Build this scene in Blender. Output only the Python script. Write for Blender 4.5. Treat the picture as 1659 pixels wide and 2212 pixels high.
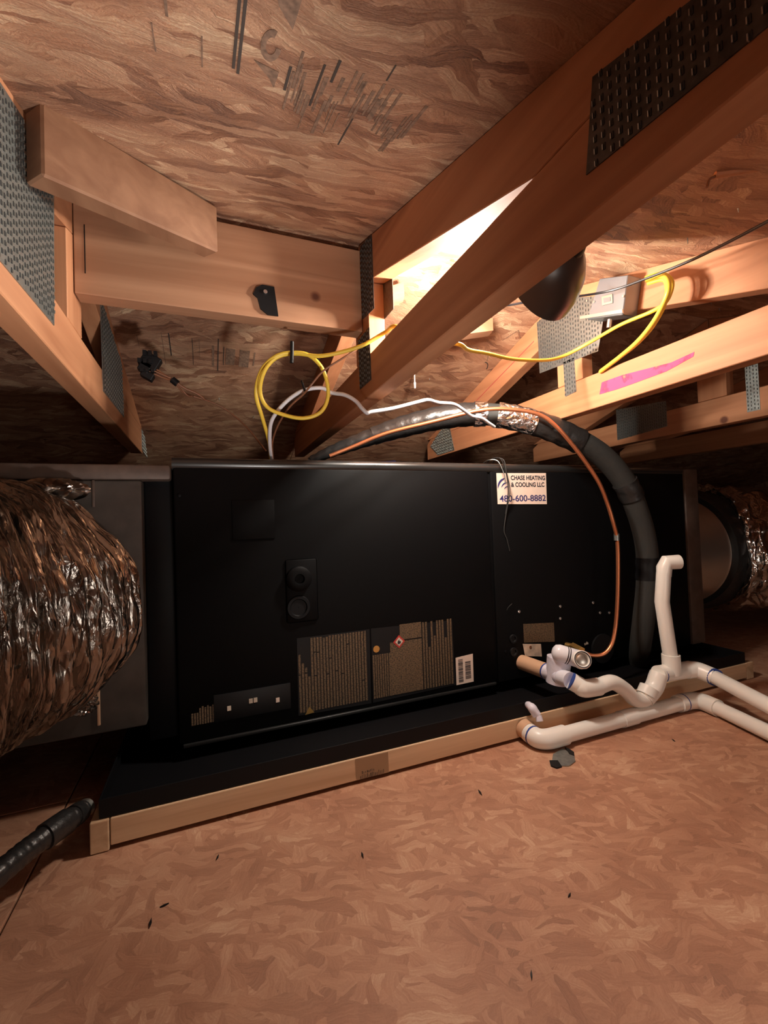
import bpy, bmesh, math, random
from mathutils import Vector, Matrix
random.seed(7)
for o in list(bpy.data.objects): bpy.data.objects.remove(o)
S = bpy.context.scene
COL = S.collection

# ------------------------------------------------------------------ camera
cam = bpy.data.cameras.new('camera'); camo = bpy.data.objects.new('camera', cam); COL.objects.link(camo)
cam.sensor_fit = 'HORIZONTAL'; cam.sensor_width = 36; cam.lens = 36 * 949.6 / 1659
cam.clip_start = .02; cam.clip_end = 50
rx = Vector((0.92802282, -0.37088695, -0.0348787)); ux = Vector((0.02388078, -0.03420565, 0.99912946)); fx = Vector((0.37175713, 0.92804787, 0.02288655))
camo.matrix_world = Matrix(((rx.x, ux.x, -fx.x, 0), (rx.y, ux.y, -fx.y, 0), (rx.z, ux.z, -fx.z, .55), (0, 0, 0, 1)))
S.camera = camo
# ------------------------------------------------------------------ world, exposure, lights
w = bpy.data.worlds.new('attic_air'); S.world = w; w.use_nodes = True
w.node_tree.nodes['Background'].inputs[0].default_value = (.02, .016, .02, 1); w.node_tree.nodes['Background'].inputs[1].default_value = .3
S.view_settings.view_transform = 'Standard'; S.view_settings.look = 'None'; S.view_settings.exposure = 0.0; S.view_settings.gamma = 1
S.view_settings.use_curve_mapping = False
BULB = Vector((.54, .80, 1.0)); BULB_W = 50
def light(name, kind, loc, power, color, **k):
    l = bpy.data.lights.new(name, kind); l.energy = power; l.color = color
    for a, v in k.items(): setattr(l, a, v)
    o = bpy.data.objects.new(name, l); o.location = loc; COL.objects.link(o); return o
light('work_light_glow', 'POINT', BULB, BULB_W, (1, .91, .80), shadow_soft_size=.032)
# added fill spot with no visible source, pointing steeply up at the roof
f = light('roof_fill_spot', 'SPOT', (.22, .24, .26), 23.0, (1, .96, .92), spot_size=math.radians(78), spot_blend=.9, shadow_soft_size=.03)
f.rotation_euler = (Vector((-.15, .78, 1.08)) - Vector((.22, .24, .26))).to_track_quat('-Z', 'Y').to_euler()
# added unseen area fill behind the camera, lifts the frame and pipe fronts
f = light('front_fill', 'AREA', (.55, -1.5, .50), 14.0, (1, .90, .80), size=.7)
f.rotation_euler = (Vector((.5, 1.0, .30)) - Vector((.55, -1.5, .50))).to_track_quat('-Z', 'Y').to_euler()

# ------------------------------------------------------------------ materials
def mat(name):
    m = bpy.data.materials.new(name); m.use_nodes = True
    nt = m.node_tree; b = nt.nodes['Principled BSDF']
    return m, nt, b
def plain(name, col, rough=.5, metal=0, bump=0, scale=60, var=0, spec=.5, trans=0):
    m, nt, b = mat(name); b.inputs['Specular IOR Level'].default_value = spec
    b.inputs['Base Color'].default_value = (*col, 1); b.inputs['Roughness'].default_value = rough; b.inputs['Metallic'].default_value = metal
    if trans: b.inputs['Transmission Weight'].default_value = trans
    n = nt.nodes.new('ShaderNodeTexNoise'); n.inputs['Scale'].default_value = scale; n.inputs['Detail'].default_value = 4
    tc = nt.nodes.new('ShaderNodeTexCoord'); nt.links.new(tc.outputs['Object'], n.inputs['Vector'])
    if bump:
        bp = nt.nodes.new('ShaderNodeBump'); bp.inputs['Strength'].default_value = bump; bp.inputs['Distance'].default_value = .004
        nt.links.new(n.outputs[0], bp.inputs['Height']); nt.links.new(bp.outputs[0], b.inputs['Normal'])
    if var:
        r = nt.nodes.new('ShaderNodeValToRGB'); e = r.color_ramp.elements
        e[0].position = .3; e[1].position = .7
        e[0].color = (*[c * (1 - var) for c in col], 1); e[1].color = (*[min(1, c * (1 + var)) for c in col], 1)
        nt.links.new(n.outputs[0], r.inputs[0]); nt.links.new(r.outputs[0], b.inputs['Base Color'])
    return m
def osb(name, tint=(1, 1, 1), soft=.0, bump=.5, sc=1.0, lined=False):
    m, nt, b = mat(name); N = nt.nodes; L = nt.links
    tc = N.new('ShaderNodeTexCoord')
    wn = N.new('ShaderNodeTexNoise'); wn.inputs['Scale'].default_value = 9; wn.inputs['Detail'].default_value = 5
    L.new(tc.outputs['Object'], wn.inputs['Vector'])
    wsub = N.new('ShaderNodeVectorMath'); wsub.operation = 'MULTIPLY_ADD'; wsub.inputs[1].default_value = (.07, .07, .07)
    L.new(wn.outputs['Color'], wsub.inputs[0]); L.new(tc.outputs['Object'], wsub.inputs[2])
    def layer(ang, sx, sy, off):
        mp = N.new('ShaderNodeMapping'); mp.inputs['Rotation'].default_value = (0, 0, math.radians(ang)); mp.inputs['Scale'].default_value = (sx * sc, sy * sc, 1); mp.inputs['Location'].default_value = (off, off * 2.3, 0)
        # rotate first, then stretch: vector mapping nodes in a chain
        mr = N.new('ShaderNodeMapping'); mr.inputs['Rotation'].default_value = (0, 0, math.radians(ang))
        L.new(wsub.outputs[0], mr.inputs[0]); mp.inputs['Rotation'].default_value = (0, 0, 0); L.new(mr.outputs[0], mp.inputs[0])
        v = N.new('ShaderNodeTexVoronoi'); v.voronoi_dimensions = '2D'; v.inputs['Scale'].default_value = 1; v.inputs['Randomness'].default_value = 1
        L.new(mp.outputs[0], v.inputs['Vector'])
        sep = N.new('ShaderNodeSeparateColor'); L.new(v.outputs['Color'], sep.inputs[0])
        g = N.new('ShaderNodeTexNoise'); g.noise_dimensions = '2D'; g.inputs['Scale'].default_value = 2.5; g.inputs['Detail'].default_value = 5; g.inputs['Roughness'].default_value = .65
        gm = N.new('ShaderNodeMapping'); gm.inputs['Scale'].default_value = (.5, 3, 1); L.new(mp.outputs[0], gm.inputs[0]); L.new(gm.outputs[0], g.inputs['Vector'])
        a = N.new('ShaderNodeMath'); a.operation = 'MULTIPLY_ADD'; a.inputs[1].default_value = .95; L.new(g.outputs[0], a.inputs[0]); h = N.new('ShaderNodeMath'); h.operation = 'MULTIPLY_ADD'; h.inputs[1].default_value = .62; h.inputs[2].default_value = 0; L.new(sep.outputs[0], h.inputs[0]); L.new(h.outputs[0], a.inputs[2])
        return a.outputs[0], sep.outputs[1]
    cur, _ = layer(12, 10, 42, 0)
    for ang, sx, sy, off, th in (((-14, 7, 40, 3.1, .4), (24, 8, 46, 7.7, .6), (-30, 9, 40, 12.3, .7), (8, 8, 52, 17.9, .6)) if lined else ((-28, 9, 34, 3.1, .5), (62, 10, 38, 7.7, .62), (-75, 12, 36, 12.3, .68), (20, 13, 46, 17.9, .6))):
        val, key = layer(ang, sx, sy, off)
        gt = N.new('ShaderNodeMapRange'); gt.inputs['From Min'].default_value = th - .03; gt.inputs['From Max'].default_value = th + .03; L.new(key, gt.inputs[0])
        mx = N.new('ShaderNodeMix'); mx.data_type = 'FLOAT'; L.new(gt.outputs[0], mx.inputs[0]); L.new(cur, mx.inputs[2]); L.new(val, mx.inputs[3]); cur = mx.outputs[0]
    big = N.new('ShaderNodeTexNoise'); big.inputs['Scale'].default_value = 7; big.inputs['Detail'].default_value = 6; L.new(tc.outputs['Object'], big.inputs['Vector'])
    ad = N.new('ShaderNodeMath'); ad.operation = 'MULTIPLY_ADD'; ad.inputs[1].default_value = 1.3; L.new(big.outputs[0], ad.inputs[0]); L.new(cur, ad.inputs[2])
    fine = N.new('ShaderNodeTexNoise'); fine.inputs['Scale'].default_value = 420; fine.inputs['Detail'].default_value = 2; L.new(tc.outputs['Object'], fine.inputs['Vector'])
    a2 = N.new('ShaderNodeMath'); a2.operation = 'MULTIPLY_ADD'; a2.inputs[1].default_value = .35; L.new(fine.outputs[0], a2.inputs[0]); L.new(ad.outputs[0], a2.inputs[2])
    mr = N.new('ShaderNodeMapRange'); mr.inputs['From Min'].default_value = 1.0; mr.inputs['From Max'].default_value = 2.15; L.new(a2.outputs[0], mr.inputs[0])
    r = N.new('ShaderNodeValToRGB'); L.new(mr.outputs[0], r.inputs[0]); cr = r.color_ramp
    cols = [(0, (.13, .052, .028)), (.22, (.27, .115, .062)), (.5, (.42, .205, .115)), (.75, (.54, .30, .175)), (1, (.74, .50, .31))]
    mid = (.42, .205, .115)
    cr.elements[0].position = 0; cr.elements[1].position = 1
    for i, (p, c) in enumerate(cols):
        c = [(c[k] * (1 - soft) + mid[k] * soft) * tint[k] for k in range(3)]
        e = cr.elements[0] if i == 0 else (cr.elements[-1] if i == len(cols) - 1 else cr.elements.new(p)); e.color = (*c, 1)
    L.new(r.outputs[0], b.inputs['Base Color']); b.inputs['Roughness'].default_value = .62
    bp = N.new('ShaderNodeBump'); bp.inputs['Strength'].default_value = bump; bp.inputs['Distance'].default_value = .004
    L.new(mr.outputs[0], bp.inputs['Height']); L.new(bp.outputs[0], b.inputs['Normal'])
    return m
def lumber(name, axis='Y', dark=1.0, base=(.52, .235, .112)):
    m, nt, b = mat(name); N = nt.nodes; L = nt.links
    tc = N.new('ShaderNodeTexCoord'); mp = N.new('ShaderNodeMapping'); L.new(tc.outputs['Object'], mp.inputs[0])
    s = {'Y': (34, 1.6, 34), 'X': (1.6, 34, 34), 'Z': (34, 34, 1.6)}[axis]; mp.inputs['Scale'].default_value = s
    n = N.new('ShaderNodeTexNoise'); n.inputs['Scale'].default_value = 1; n.inputs['Detail'].default_value = 5; n.inputs['Distortion'].default_value = .6; L.new(mp.outputs[0], n.inputs['Vector'])
    r = N.new('ShaderNodeValToRGB'); e = r.color_ramp.elements; e[0].position = .32; e[1].position = .7
    e[0].color = (base[0] * .80 * dark, base[1] * .72 * dark, base[2] * .68 * dark, 1); e[1].color = (base[0] * 1.1 * dark, base[1] * 1.12 * dark, base[2] * 1.15 * dark, 1); L.new(n.outputs[0], r.inputs[0])
    k = N.new('ShaderNodeTexVoronoi'); k.inputs['Scale'].default_value = 5.5; kd = N.new('ShaderNodeMapping'); L.new(tc.outputs['Object'], kd.inputs[0]); L.new(kd.outputs[0], k.inputs['Vector'])
    km = N.new('ShaderNodeMapRange'); km.inputs['From Min'].default_value = .045; km.inputs['From Max'].default_value = .085; L.new(k.outputs['Distance'], km.inputs[0])
    mx = N.new('ShaderNodeMix'); mx.data_type = 'RGBA'; mx.inputs[6].default_value = (.16 * dark, .05 * dark, .025 * dark, 1); L.new(km.outputs[0], mx.inputs[0]); L.new(r.outputs[0], mx.inputs[7])
    L.new(mx.outputs[2], b.inputs['Base Color']); b.inputs['Roughness'].default_value = .68
    bp = N.new('ShaderNodeBump'); bp.inputs['Strength'].default_value = .2; bp.inputs['Distance'].default_value = .002; L.new(n.outputs[0], bp.inputs['Height']); L.new(bp.outputs[0], b.inputs['Normal'])
    return m
def foil(name, col, bumps=.8, scale=22, rough=.24, stretch=(1, 1, 1), attr=False):
    m, nt, b = mat(name); N = nt.nodes; L = nt.links
    tc = N.new('ShaderNodeTexCoord'); mp = N.new('ShaderNodeMapping'); mp.inputs['Scale'].default_value = stretch
    if attr: at_ = N.new('ShaderNodeAttribute'); at_.attribute_name = 'duct_coord'; L.new(at_.outputs['Vector'], mp.inputs[0])
    else: L.new(tc.outputs['Object'], mp.inputs[0])
    n = N.new('ShaderNodeTexNoise'); n.inputs['Scale'].default_value = scale; n.inputs['Detail'].default_value = 4; n.inputs['Distortion'].default_value = .8; L.new(mp.outputs[0], n.inputs['Vector'])
    v = N.new('ShaderNodeTexVoronoi'); v.feature = 'DISTANCE_TO_EDGE'; v.inputs['Scale'].default_value = scale * 1.7; L.new(mp.outputs[0], v.inputs['Vector'])
    a = N.new('ShaderNodeMath'); a.operation = 'MULTIPLY_ADD'; a.inputs[1].default_value = .6; L.new(v.outputs[0], a.inputs[0]); L.new(n.outputs[0], a.inputs[2])
    bp = N.new('ShaderNodeBump'); bp.inputs['Strength'].default_value = bumps; bp.inputs['Distance'].default_value = .02; L.new(a.outputs[0], bp.inputs['Height']); L.new(bp.outputs[0], b.inputs['Normal'])
    b.inputs['Base Color'].default_value = (*col, 1); b.inputs['Metallic'].default_value = 1; b.inputs['Roughness'].default_value = rough
    return m
M = {}
M['osb_floor'] = osb('osb_floor', (1.0, 1.04, 1.12), .5, .2, 1.9)
M['osb_deck'] = osb('osb_deck', (.98, 1.02, 1.05), .0, .9, 1.25, True)
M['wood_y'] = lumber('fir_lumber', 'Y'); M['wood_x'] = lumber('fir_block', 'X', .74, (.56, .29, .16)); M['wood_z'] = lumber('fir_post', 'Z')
M['frame'] = lumber('frame_lumber', 'X', 1, (.70, .49, .30)); M['frame_y'] = lumber('frame_side_lumber', 'Y', 1, (.62, .43, .26))
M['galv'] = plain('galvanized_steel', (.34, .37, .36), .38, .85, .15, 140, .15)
M['galv_dark'] = plain('plate_slot_shadow', (.03, .03, .03), .7)
M['galv_bright'] = plain('plate_tooth_metal', (.62, .65, .62), .3, .9)
M['black'] = plain('black_painted_steel', (.003, .003, .0035), .55, 0, .03, 300, 0, .12)
M['trim_black'] = plain('glossy_black_edge', (.02, .02, .02), .28, 0, 0, 60, 0, .9)
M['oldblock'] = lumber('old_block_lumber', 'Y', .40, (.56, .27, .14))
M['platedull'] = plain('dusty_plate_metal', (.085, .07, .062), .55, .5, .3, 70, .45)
M['blackmatte'] = plain('black_plastic', (.006, .006, .007), .5, 0, 0, 60, 0, .3)
M['pan'] = plain('black_pan_steel', (.004, .004, .005), .5, 0, 0, 60, 0, .2)
M['plenum'] = plain('duct_board_facing', (.06, .05, .043), .5, .25, .1, 30, .2)
M['flange'] = plain('brown_duct_flange', (.10, .065, .05), .55, .2, .1, 40, .2)
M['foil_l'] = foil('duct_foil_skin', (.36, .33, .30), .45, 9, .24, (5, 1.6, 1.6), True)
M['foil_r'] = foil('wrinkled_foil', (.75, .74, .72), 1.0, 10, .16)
M['foiltape'] = foil('foil_tape', (.85, .87, .9), .7, 30, .2)
M['collar'] = plain('sheet_metal_collar', (.68, .66, .60), .36, .95, .25, 14)
M['pvc'] = plain('white_pvc', (.86, .84, .79), .32, 0, .02, 80)
M['pvcclear'] = plain('cloudy_clear_pvc', (.72, .70, .80), .25, 0, .15, 60, .12)
M['blue'] = plain('blue_primer', (.02, .06, .28), .5)
M['tan'] = plain('tan_port_plastic', (.60, .38, .24), .5)
M['foam'] = plain('grey_foam_insulation', (.027, .027, .025), .75, 0, .2, 120)
M['tape'] = plain('black_shiny_tape', (.02, .019, .019), .34, 0, .7, 45)
M['copper'] = plain('copper_tube', (.72, .27, .13), .36, .85)
M['brass'] = plain('brass_nut', (.80, .50, .16), .3, .9)
M['yellow'] = plain('yellow_cable_jacket', (.80, .55, .06), .42)
M['white'] = plain('white_cable_jacket', (.74, .72, .74), .42)
M['brownwire'] = plain('brown_thermostat_wire', (.22, .09, .045), .5)
M['blackwire'] = plain('black_cable_jacket', (.012, .010, .012), .4)
M['ink'] = plain('black_stamp_ink', (.055, .042, .035), .7)
M['ink2'] = plain('faded_stamp_ink', (.20, .12, .08), .75, 0, 0, 150, .4)
M['chalkline'] = plain('red_chalk_line', (.48, .06, .06), .8)
M['paper'] = plain('label_paper', (.78, .62, .52), .55)
M['oldpaper'] = plain('stained_tag_paper', (.62, .52, .42), .6, 0, 0, 50, .3)
M['print'] = plain('printed_ink', (.02, .02, .03), .5)
M['printblue'] = plain('printed_dark_blue', (.03, .03, .14), .5)
M['steelbox'] = plain('galvanized_box_steel', (.26, .28, .31), .35, .7)
M['shade'] = plain('dark_lamp_shade', (.05, .045, .045), .3, .3)
M['screw'] = plain('screw_head', (.72, .68, .66), .25, .9)
M['red'] = plain('printed_red', (.50, .04, .03), .5)
M['bluetape'] = plain('blue_tape', (.03, .10, .55), .4)
m, nt, b = mat('lit_bulb'); b.inputs['Emission Color'].default_value = (1, .86, .68, 1); b.inputs['Emission Strength'].default_value = 60; M['bulb'] = m
def textmat(name, ink, gap, sx, sz):   # dark label printed all over with light rows of small type
    m, nt, b = mat(name); N = nt.nodes; L = nt.links
    tc = N.new('ShaderNodeTexCoord'); mp = N.new('ShaderNodeMapping'); mp.inputs['Scale'].default_value = (sx, 1, sz); L.new(tc.outputs['Object'], mp.inputs[0])
    n = N.new('ShaderNodeTexNoise'); n.inputs['Scale'].default_value = 1; n.inputs['Detail'].default_value = 2; L.new(mp.outputs[0], n.inputs['Vector'])
    r = N.new('ShaderNodeValToRGB'); e = r.color_ramp.elements; e[0].position = .40; e[1].position = .54; e[0].color = (*gap, 1); e[1].color = (*ink, 1)
    L.new(n.outputs[0], r.inputs[0]); L.new(r.outputs[0], b.inputs['Base Color']); b.inputs['Roughness'].default_value = .5
    return m
M['type'] = textmat('rows_of_small_type', (.15, .095, .05), (.045, .03, .018), 220, 420)
m, nt, b = mat('pink_lumber_crayon'); N = nt.nodes; L = nt.links
tc = N.new('ShaderNodeTexCoord'); n = N.new('ShaderNodeTexNoise'); n.inputs['Scale'].default_value = 28; n.inputs['Detail'].default_value = 5; L.new(tc.outputs['Object'], n.inputs['Vector'])
r = N.new('ShaderNodeValToRGB'); r.color_ramp.elements[0].position = .30; r.color_ramp.elements[1].position = .48
L.new(n.outputs[0], r.inputs[0]); L.new(r.outputs[0], b.inputs['Alpha']); b.inputs['Base Color'].default_value = (.70, .06, .16, 1); b.inputs['Roughness'].default_value = .8; M['pink'] = m

# ------------------------------------------------------------------ helpers
def link(o, parent=None):
    COL.objects.link(o)
    if parent: o.parent = parent; o.matrix_parent_inverse = Matrix.Translation(-parent.location) if parent.type == 'EMPTY' and parent.parent is None else Matrix()
    return o
def build(name, bm, material, parent=None, smooth=False):
    bmesh.ops.recalc_face_normals(bm, faces=bm.faces)
    me = bpy.data.meshes.new(name); bm.to_mesh(me); bm.free()
    me.materials.append(M[material] if isinstance(material, str) else material)
    if smooth:
        me.polygons.foreach_set('use_smooth', [True] * len(me.polygons))
        try: me.set_sharp_from_angle(angle=math.radians(40))
        except Exception: pass
    return link(bpy.data.objects.new(name, me), parent)
def thing(name, label, cat, loc=(0, 0, 0), group=None):
    o = bpy.data.objects.new(name, None); o.empty_display_size = .05; o.location = loc; COL.objects.link(o); return tag(o, label, cat, group)
def tag(o, label, cat=None, group=None):
    o['label'] = label
    if cat: o['category'] = cat
    if group: o['group'] = group
    return o
def NB(): return bmesh.new()
def box(bm, x0, x1, y0, y1, z0, z1, bev=0):
    vs = [bm.verts.new((x, y, z)) for x in (x0, x1) for y in (y0, y1) for z in (z0, z1)]
    fs = [bm.faces.new([vs[i] for i in q]) for q in ((0, 1, 3, 2), (4, 6, 7, 5), (0, 4, 5, 1), (2, 3, 7, 6), (0, 2, 6, 4), (1, 5, 7, 3))]
    if bev:
        es = set(e for f in fs for e in f.edges); bmesh.ops.bevel(bm, geom=list(es), offset=bev, segments=2, profile=.5, affect='EDGES')
    return bm
def extr(bm, poly, vec, bev=0):     # solid from a planar polygon pushed along vec
    a = [bm.verts.new(p) for p in poly]; b = [bm.verts.new(Vector(p) + Vector(vec)) for p in poly]
    n = len(poly); fs = [bm.faces.new(a), bm.faces.new(b[::-1])]
    for i in range(n): fs.append(bm.faces.new((a[i], b[i], b[(i + 1) % n], a[(i + 1) % n])))
    if bev:
        es = set(e for f in fs for e in f.edges); bmesh.ops.bevel(bm, geom=list(es), offset=bev, segments=1, affect='EDGES')
    return bm
def yz(bm, poly, x0, x1, bev=0): return extr(bm, [(x0, y, z) for y, z in poly], (x1 - x0, 0, 0), bev)
def xz(bm, poly, y0, y1, bev=0): return extr(bm, [(x, y0, z) for x, z in poly], (0, y1 - y0, 0), bev)
def smooth_path(pts, sub=8):
    P = [Vector(p) for p in pts]
    if len(P) < 3:
        return [P[0].lerp(P[1], i / sub) for i in range(sub + 1)]
    P = [P[0] * 2 - P[1]] + P + [P[-1] * 2 - P[-2]]; out = []
    for i in range(1, len(P) - 2):
        p0, p1, p2, p3 = P[i - 1:i + 3]
        for k in range(sub):
            t = k / sub; out.append(.5 * ((2 * p1) + (p2 - p0) * t + (2 * p0 - 5 * p1 + 4 * p2 - p3) * t * t + (3 * p1 - p0 - 3 * p2 + p3) * t ** 3))
    out.append(P[-2]); return out
def sweep(bm, path, rad, seg=12, caps=True, rfun=None, lay=None):
    ly = bm.verts.layers.float_vector.new(lay) if lay else None
    n = len(path); T = [((path[min(i + 1, n - 1)] - path[max(i - 1, 0)]).normalized()) for i in range(n)]
    up = Vector((0, 0, 1)) if abs(T[0].z) < .9 else Vector((0, 1, 0)); N = (up - T[0] * up.dot(T[0])).normalized(); rings = []
    for i in range(n):
        N = (N - T[i] * N.dot(T[i])).normalized(); B = T[i].cross(N); ring = []
        r = rad[i] if isinstance(rad, (list, tuple)) else rad
        for k in range(seg):
            a = 2 * math.pi * k / seg; rr = rfun(i, a, r) if rfun else r
            ring.append(bm.verts.new(path[i] + (N * math.cos(a) + B * math.sin(a)) * rr))
            if ly: ring[-1][ly] = (i * .005, math.cos(a) * .2, math.sin(a) * .2)
        rings.append(ring)
    for i in range(n - 1):
        for k in range(seg): bm.faces.new((rings[i][k], rings[i][(k + 1) % seg], rings[i + 1][(k + 1) % seg], rings[i + 1][k]))
    if caps: bm.faces.new(rings[0][::-1]); bm.faces.new(rings[-1])
    return bm
def cyl(bm, a, b, r, r2=None, seg=20):
    a, b = Vector(a), Vector(b); return sweep(bm, [a, b], [r, r if r2 is None else r2], seg)
def tube(name, pts, r, material, parent=None, sub=8, seg=10): return build(name, sweep(NB(), smooth_path(pts, sub), r, seg), material, parent, True)
def lathe(bm, prof, origin, axis, seg=28):   # prof: (distance along axis, radius)
    o = Vector(origin); d = Vector(axis).normalized(); u = d.orthogonal().normalized(); v = d.cross(u); rings = []
    for h, r in prof: rings.append([bm.verts.new(o + d * h + (u * math.cos(2 * math.pi * k / seg) + v * math.sin(2 * math.pi * k / seg)) * max(r, 1e-4)) for k in range(seg)])
    for i in range(len(rings) - 1):
        for k in range(seg): bm.faces.new((rings[i][k], rings[i][(k + 1) % seg], rings[i + 1][(k + 1) % seg], rings[i + 1][k]))
    bmesh.ops.remove_doubles(bm, verts=bm.verts, dist=2e-4)
    return bm
def decal(name, quad, nrm, material, parent=None, th=.0006): return build(name, extr(NB(), quad, Vector(nrm) * th), material, parent)
def words(name, text, origin, right, up, size, material, parent, width=None, bold=0.0):
    cu = bpy.data.curves.new(name, 'FONT'); cu.body = text; cu.size = 1; cu.extrude = .0; cu.offset = bold
    t = bpy.data.objects.new(name, cu); COL.objects.link(t); bpy.context.view_layer.update()
    me = bpy.data.meshes.new_from_object(t.evaluated_get(bpy.context.evaluated_depsgraph_get())); bpy.data.objects.remove(t)
    xs = [v.co.x for v in me.vertices]; ys = [v.co.y for v in me.vertices]; x0, x1, y0, y1 = min(xs), max(xs), min(ys), max(ys)
    R, U = Vector(right).normalized(), Vector(up).normalized(); O = Vector(origin)
    sx = (width or size * (x1 - x0) / (y1 - y0)) / (x1 - x0); sy = size / (y1 - y0)
    for v in me.vertices: v.co = O + R * ((v.co.x - x0) * sx) + U * ((v.co.y - y0) * sy)
    me.materials.append(M[material]); me.name = name
    return link(bpy.data.objects.new(name, me), parent)

# ================================================================== STRUCTURE
SL = .31; RY = .935; RZ = 1.186
def zn(y): return RZ - SL * (RY - y)      # underside of the near roof slope
def zf(y): return RZ - SL * (y - RY)      # underside of the far roof slope
floor = build('floor', box(NB(), -3.0, 4.4, -2.6, 4.6, -.08, -.019), 'wood_x'); floor['kind'] = 'structure'
XS = [-3.0, -.281, 2.157, 4.4]; YS = [-2.6, -1.34, -.12, 1.10, 2.32, 3.54, 4.6]
for i in range(3):
    for j in range(6):
        build('osb_panel', box(NB(), XS[i] + .0015, XS[i + 1] - .0015, YS[j] + .0012, YS[j + 1] - .0012, -.019, 0, .0015), 'osb_floor', floor)
ceil = build('ceiling', yz(yz(NB(), [(-2.6, zn(-2.6) + .03), (RY, RZ + .03), (RY, RZ + .013), (-2.6, zn(-2.6) + .013)], -3.0, 4.4), [(4.6, zf(4.6) + .03), (RY, RZ + .03), (RY, RZ + .013), (4.6, zf(4.6) + .013)], -3.0, 4.4), 'blackmatte'); ceil['kind'] = 'structure'
XD = [-3.0, -2.065, .355, 2.795, 4.4]
W = 1.22 * math.cos(math.atan(SL)); panels = {}
for i in range(4):
    y = RY; j = 0
    while y > -2.6:
        y2 = max(y - W, -2.6); panels['n', i, j] = build('osb_panel', yz(NB(), [(y2 + .001, zn(y2)), (y - .001, zn(y)), (y - .001, zn(y) + .012), (y2 + .001, zn(y2) + .012)], XD[i] + .001, XD[i + 1] - .001), 'osb_deck', ceil); y = y2; j += 1
    y = RY; j = 0
    while y < 4.6:
        y2 = min(y + W, 4.6); panels['f', i, j] = build('osb_panel', yz(NB(), [(y + .001, zf(y)), (y2 - .001, zf(y2)), (y2 - .001, zf(y2) + .012), (y + .001, zf(y) + .012)], XD[i] + .001, XD[i + 1] - .001), 'osb_deck', ceil); y = y2; j += 1
for nm, x in (('wall_left', -3.0), ('wall_right', 4.4)):
    ww = build(nm, yz(NB(), [(-2.6, -.02), (4.6, -.02), (4.6, zf(4.6) + .02), (RY, RZ + .02), (-2.6, zn(-2.6) + .02)], x - .02 if x < 0 else x, x if x < 0 else x + .02), 'osb_deck'); ww['kind'] = 'structure'
for nm, y, z in (('wall_front', -2.62, zn(-2.6)), ('wall_back', 4.6, zf(4.6))):
    ww = build(nm, box(NB(), -3.0, 4.4, y, y + .02, -.02, max(z, .02) + .02), 'osb_deck'); ww['kind'] = 'structure'

# ---- printed stamps on the roof panels
def stamp(panel, slope, y0, y1, x0, x1, material='ink'):
    z = zn if slope == 'n' else zf
    q = [(x0, y0, z(y0)), (x1, y0, z(y0)), (x1, y1, z(y1)), (x0, y1, z(y1))]
    return decal('ink_stamp', q, (0, 0, -1), material, panel, .0005)
pn = panels['n', 1, 0]; pf = panels['f', 1, 0]; pr = panels['f', 2, 0]; pnr = panels['n', 2, 0]
stamp(pn, 'n', .30, .486, .0355, .0385); stamp(pn, 'n', .30, .492, .0405, .0435)
stamp(pn, 'n', .33, .42, -.045, -.0435, 'ink2'); stamp(pn, 'n', .33, .445, -.026, -.0235, 'ink2'); stamp(pn, 'n', .455, .50, .005, .0065, 'ink2'); stamp(pn, 'n', .46, .5, -.04, -.0385, 'ink2')
bm = NB()                                   # the half legible round letter and the wedges of a large stamp
def flat(bm, pts):
    return extr(bm, [(x, y, zn(y)) for x, y in pts], (0, 0, -.0006))
ring = [(.070 + .010 * math.cos(a), .435 + .022 * math.sin(a)) for a in [i * math.pi / 10 for i in range(0, 17)]]; inn = [(.070 + .005 * math.cos(a), .435 + .012 * math.sin(a)) for a in [i * math.pi / 10 for i in range(16, -1, -1)]]
flat(bm, ring + inn); flat(bm, [(.056, .462), (.083, .468), (.081, .495), (.074, .482)]); flat(bm, [(.058, .35), (.088, .35), (.086, .405), (.070, .385)])
build('ink_stamp', bm, 'ink2', pn)
rr = random.Random(3)
for k in range(44):
    x = .092 + k * .0036 + rr.uniform(-.001, .001); y = .44 + rr.uniform(-.03, .05) + k * .0007; stamp(pn, 'n', y, y + rr.uniform(.02, .075), x, x + rr.uniform(.0012, .0042), rr.choice(['ink2', 'ink2', 'ink']) if k % 3 == 0 else 'ink2')
stamp(pn, 'n', .40, .425, .19, .1915, 'ink'); stamp(pn, 'n', .47, .50, .235, .2365, 'ink2')
for x, y0, y1, wd, mm in ((-.165, 1.31, 1.36, .0012, 'ink2'), (-.105, 1.29, 1.42, .0012, 'ink2'), (-.088, 1.29, 1.38, .003, 'ink'), (-.03, 1.30, 1.41, .0015, 'ink'), (-.012, 1.30, 1.38, .001, 'ink2'), (.022, 1.32, 1.41, .006, 'ink2'), (.037, 1.29, 1.43, .003, 'ink'), (.053, 1.32, 1.40, .002, 'ink'), (.060, 1.325, 1.395, .025, 'ink2'), (.098, 1.325, 1.40, .028, 'ink2'), (.138, 1.33, 1.39, .004, 'ink2')):
    stamp(pf, 'f', y0, y1, x, x + wd, mm)
for a, b2 in (((.89, 1.15), (.915, 1.10)), ((.915, 1.10), (.945, 1.13)), ((.90, 1.25), (.885, 1.22))):   # pencil strokes on the bright far slope
    d = Vector((b2[0] - a[0], b2[1] - a[1], 0)).normalized() * .001; nn = Vector((-d.y, d.x, 0)) * 1.2
    q = [(a[0] - nn.x, a[1] - nn.y), (b2[0] - nn.x, b2[1] - nn.y), (b2[0] + nn.x, b2[1] + nn.y), (a[0] + nn.x, a[1] + nn.y)]
    decal('pencil_stroke', [(x, y, zf(y)) for x, y in q], (0, 0, -1), 'ink2', pr)
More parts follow.
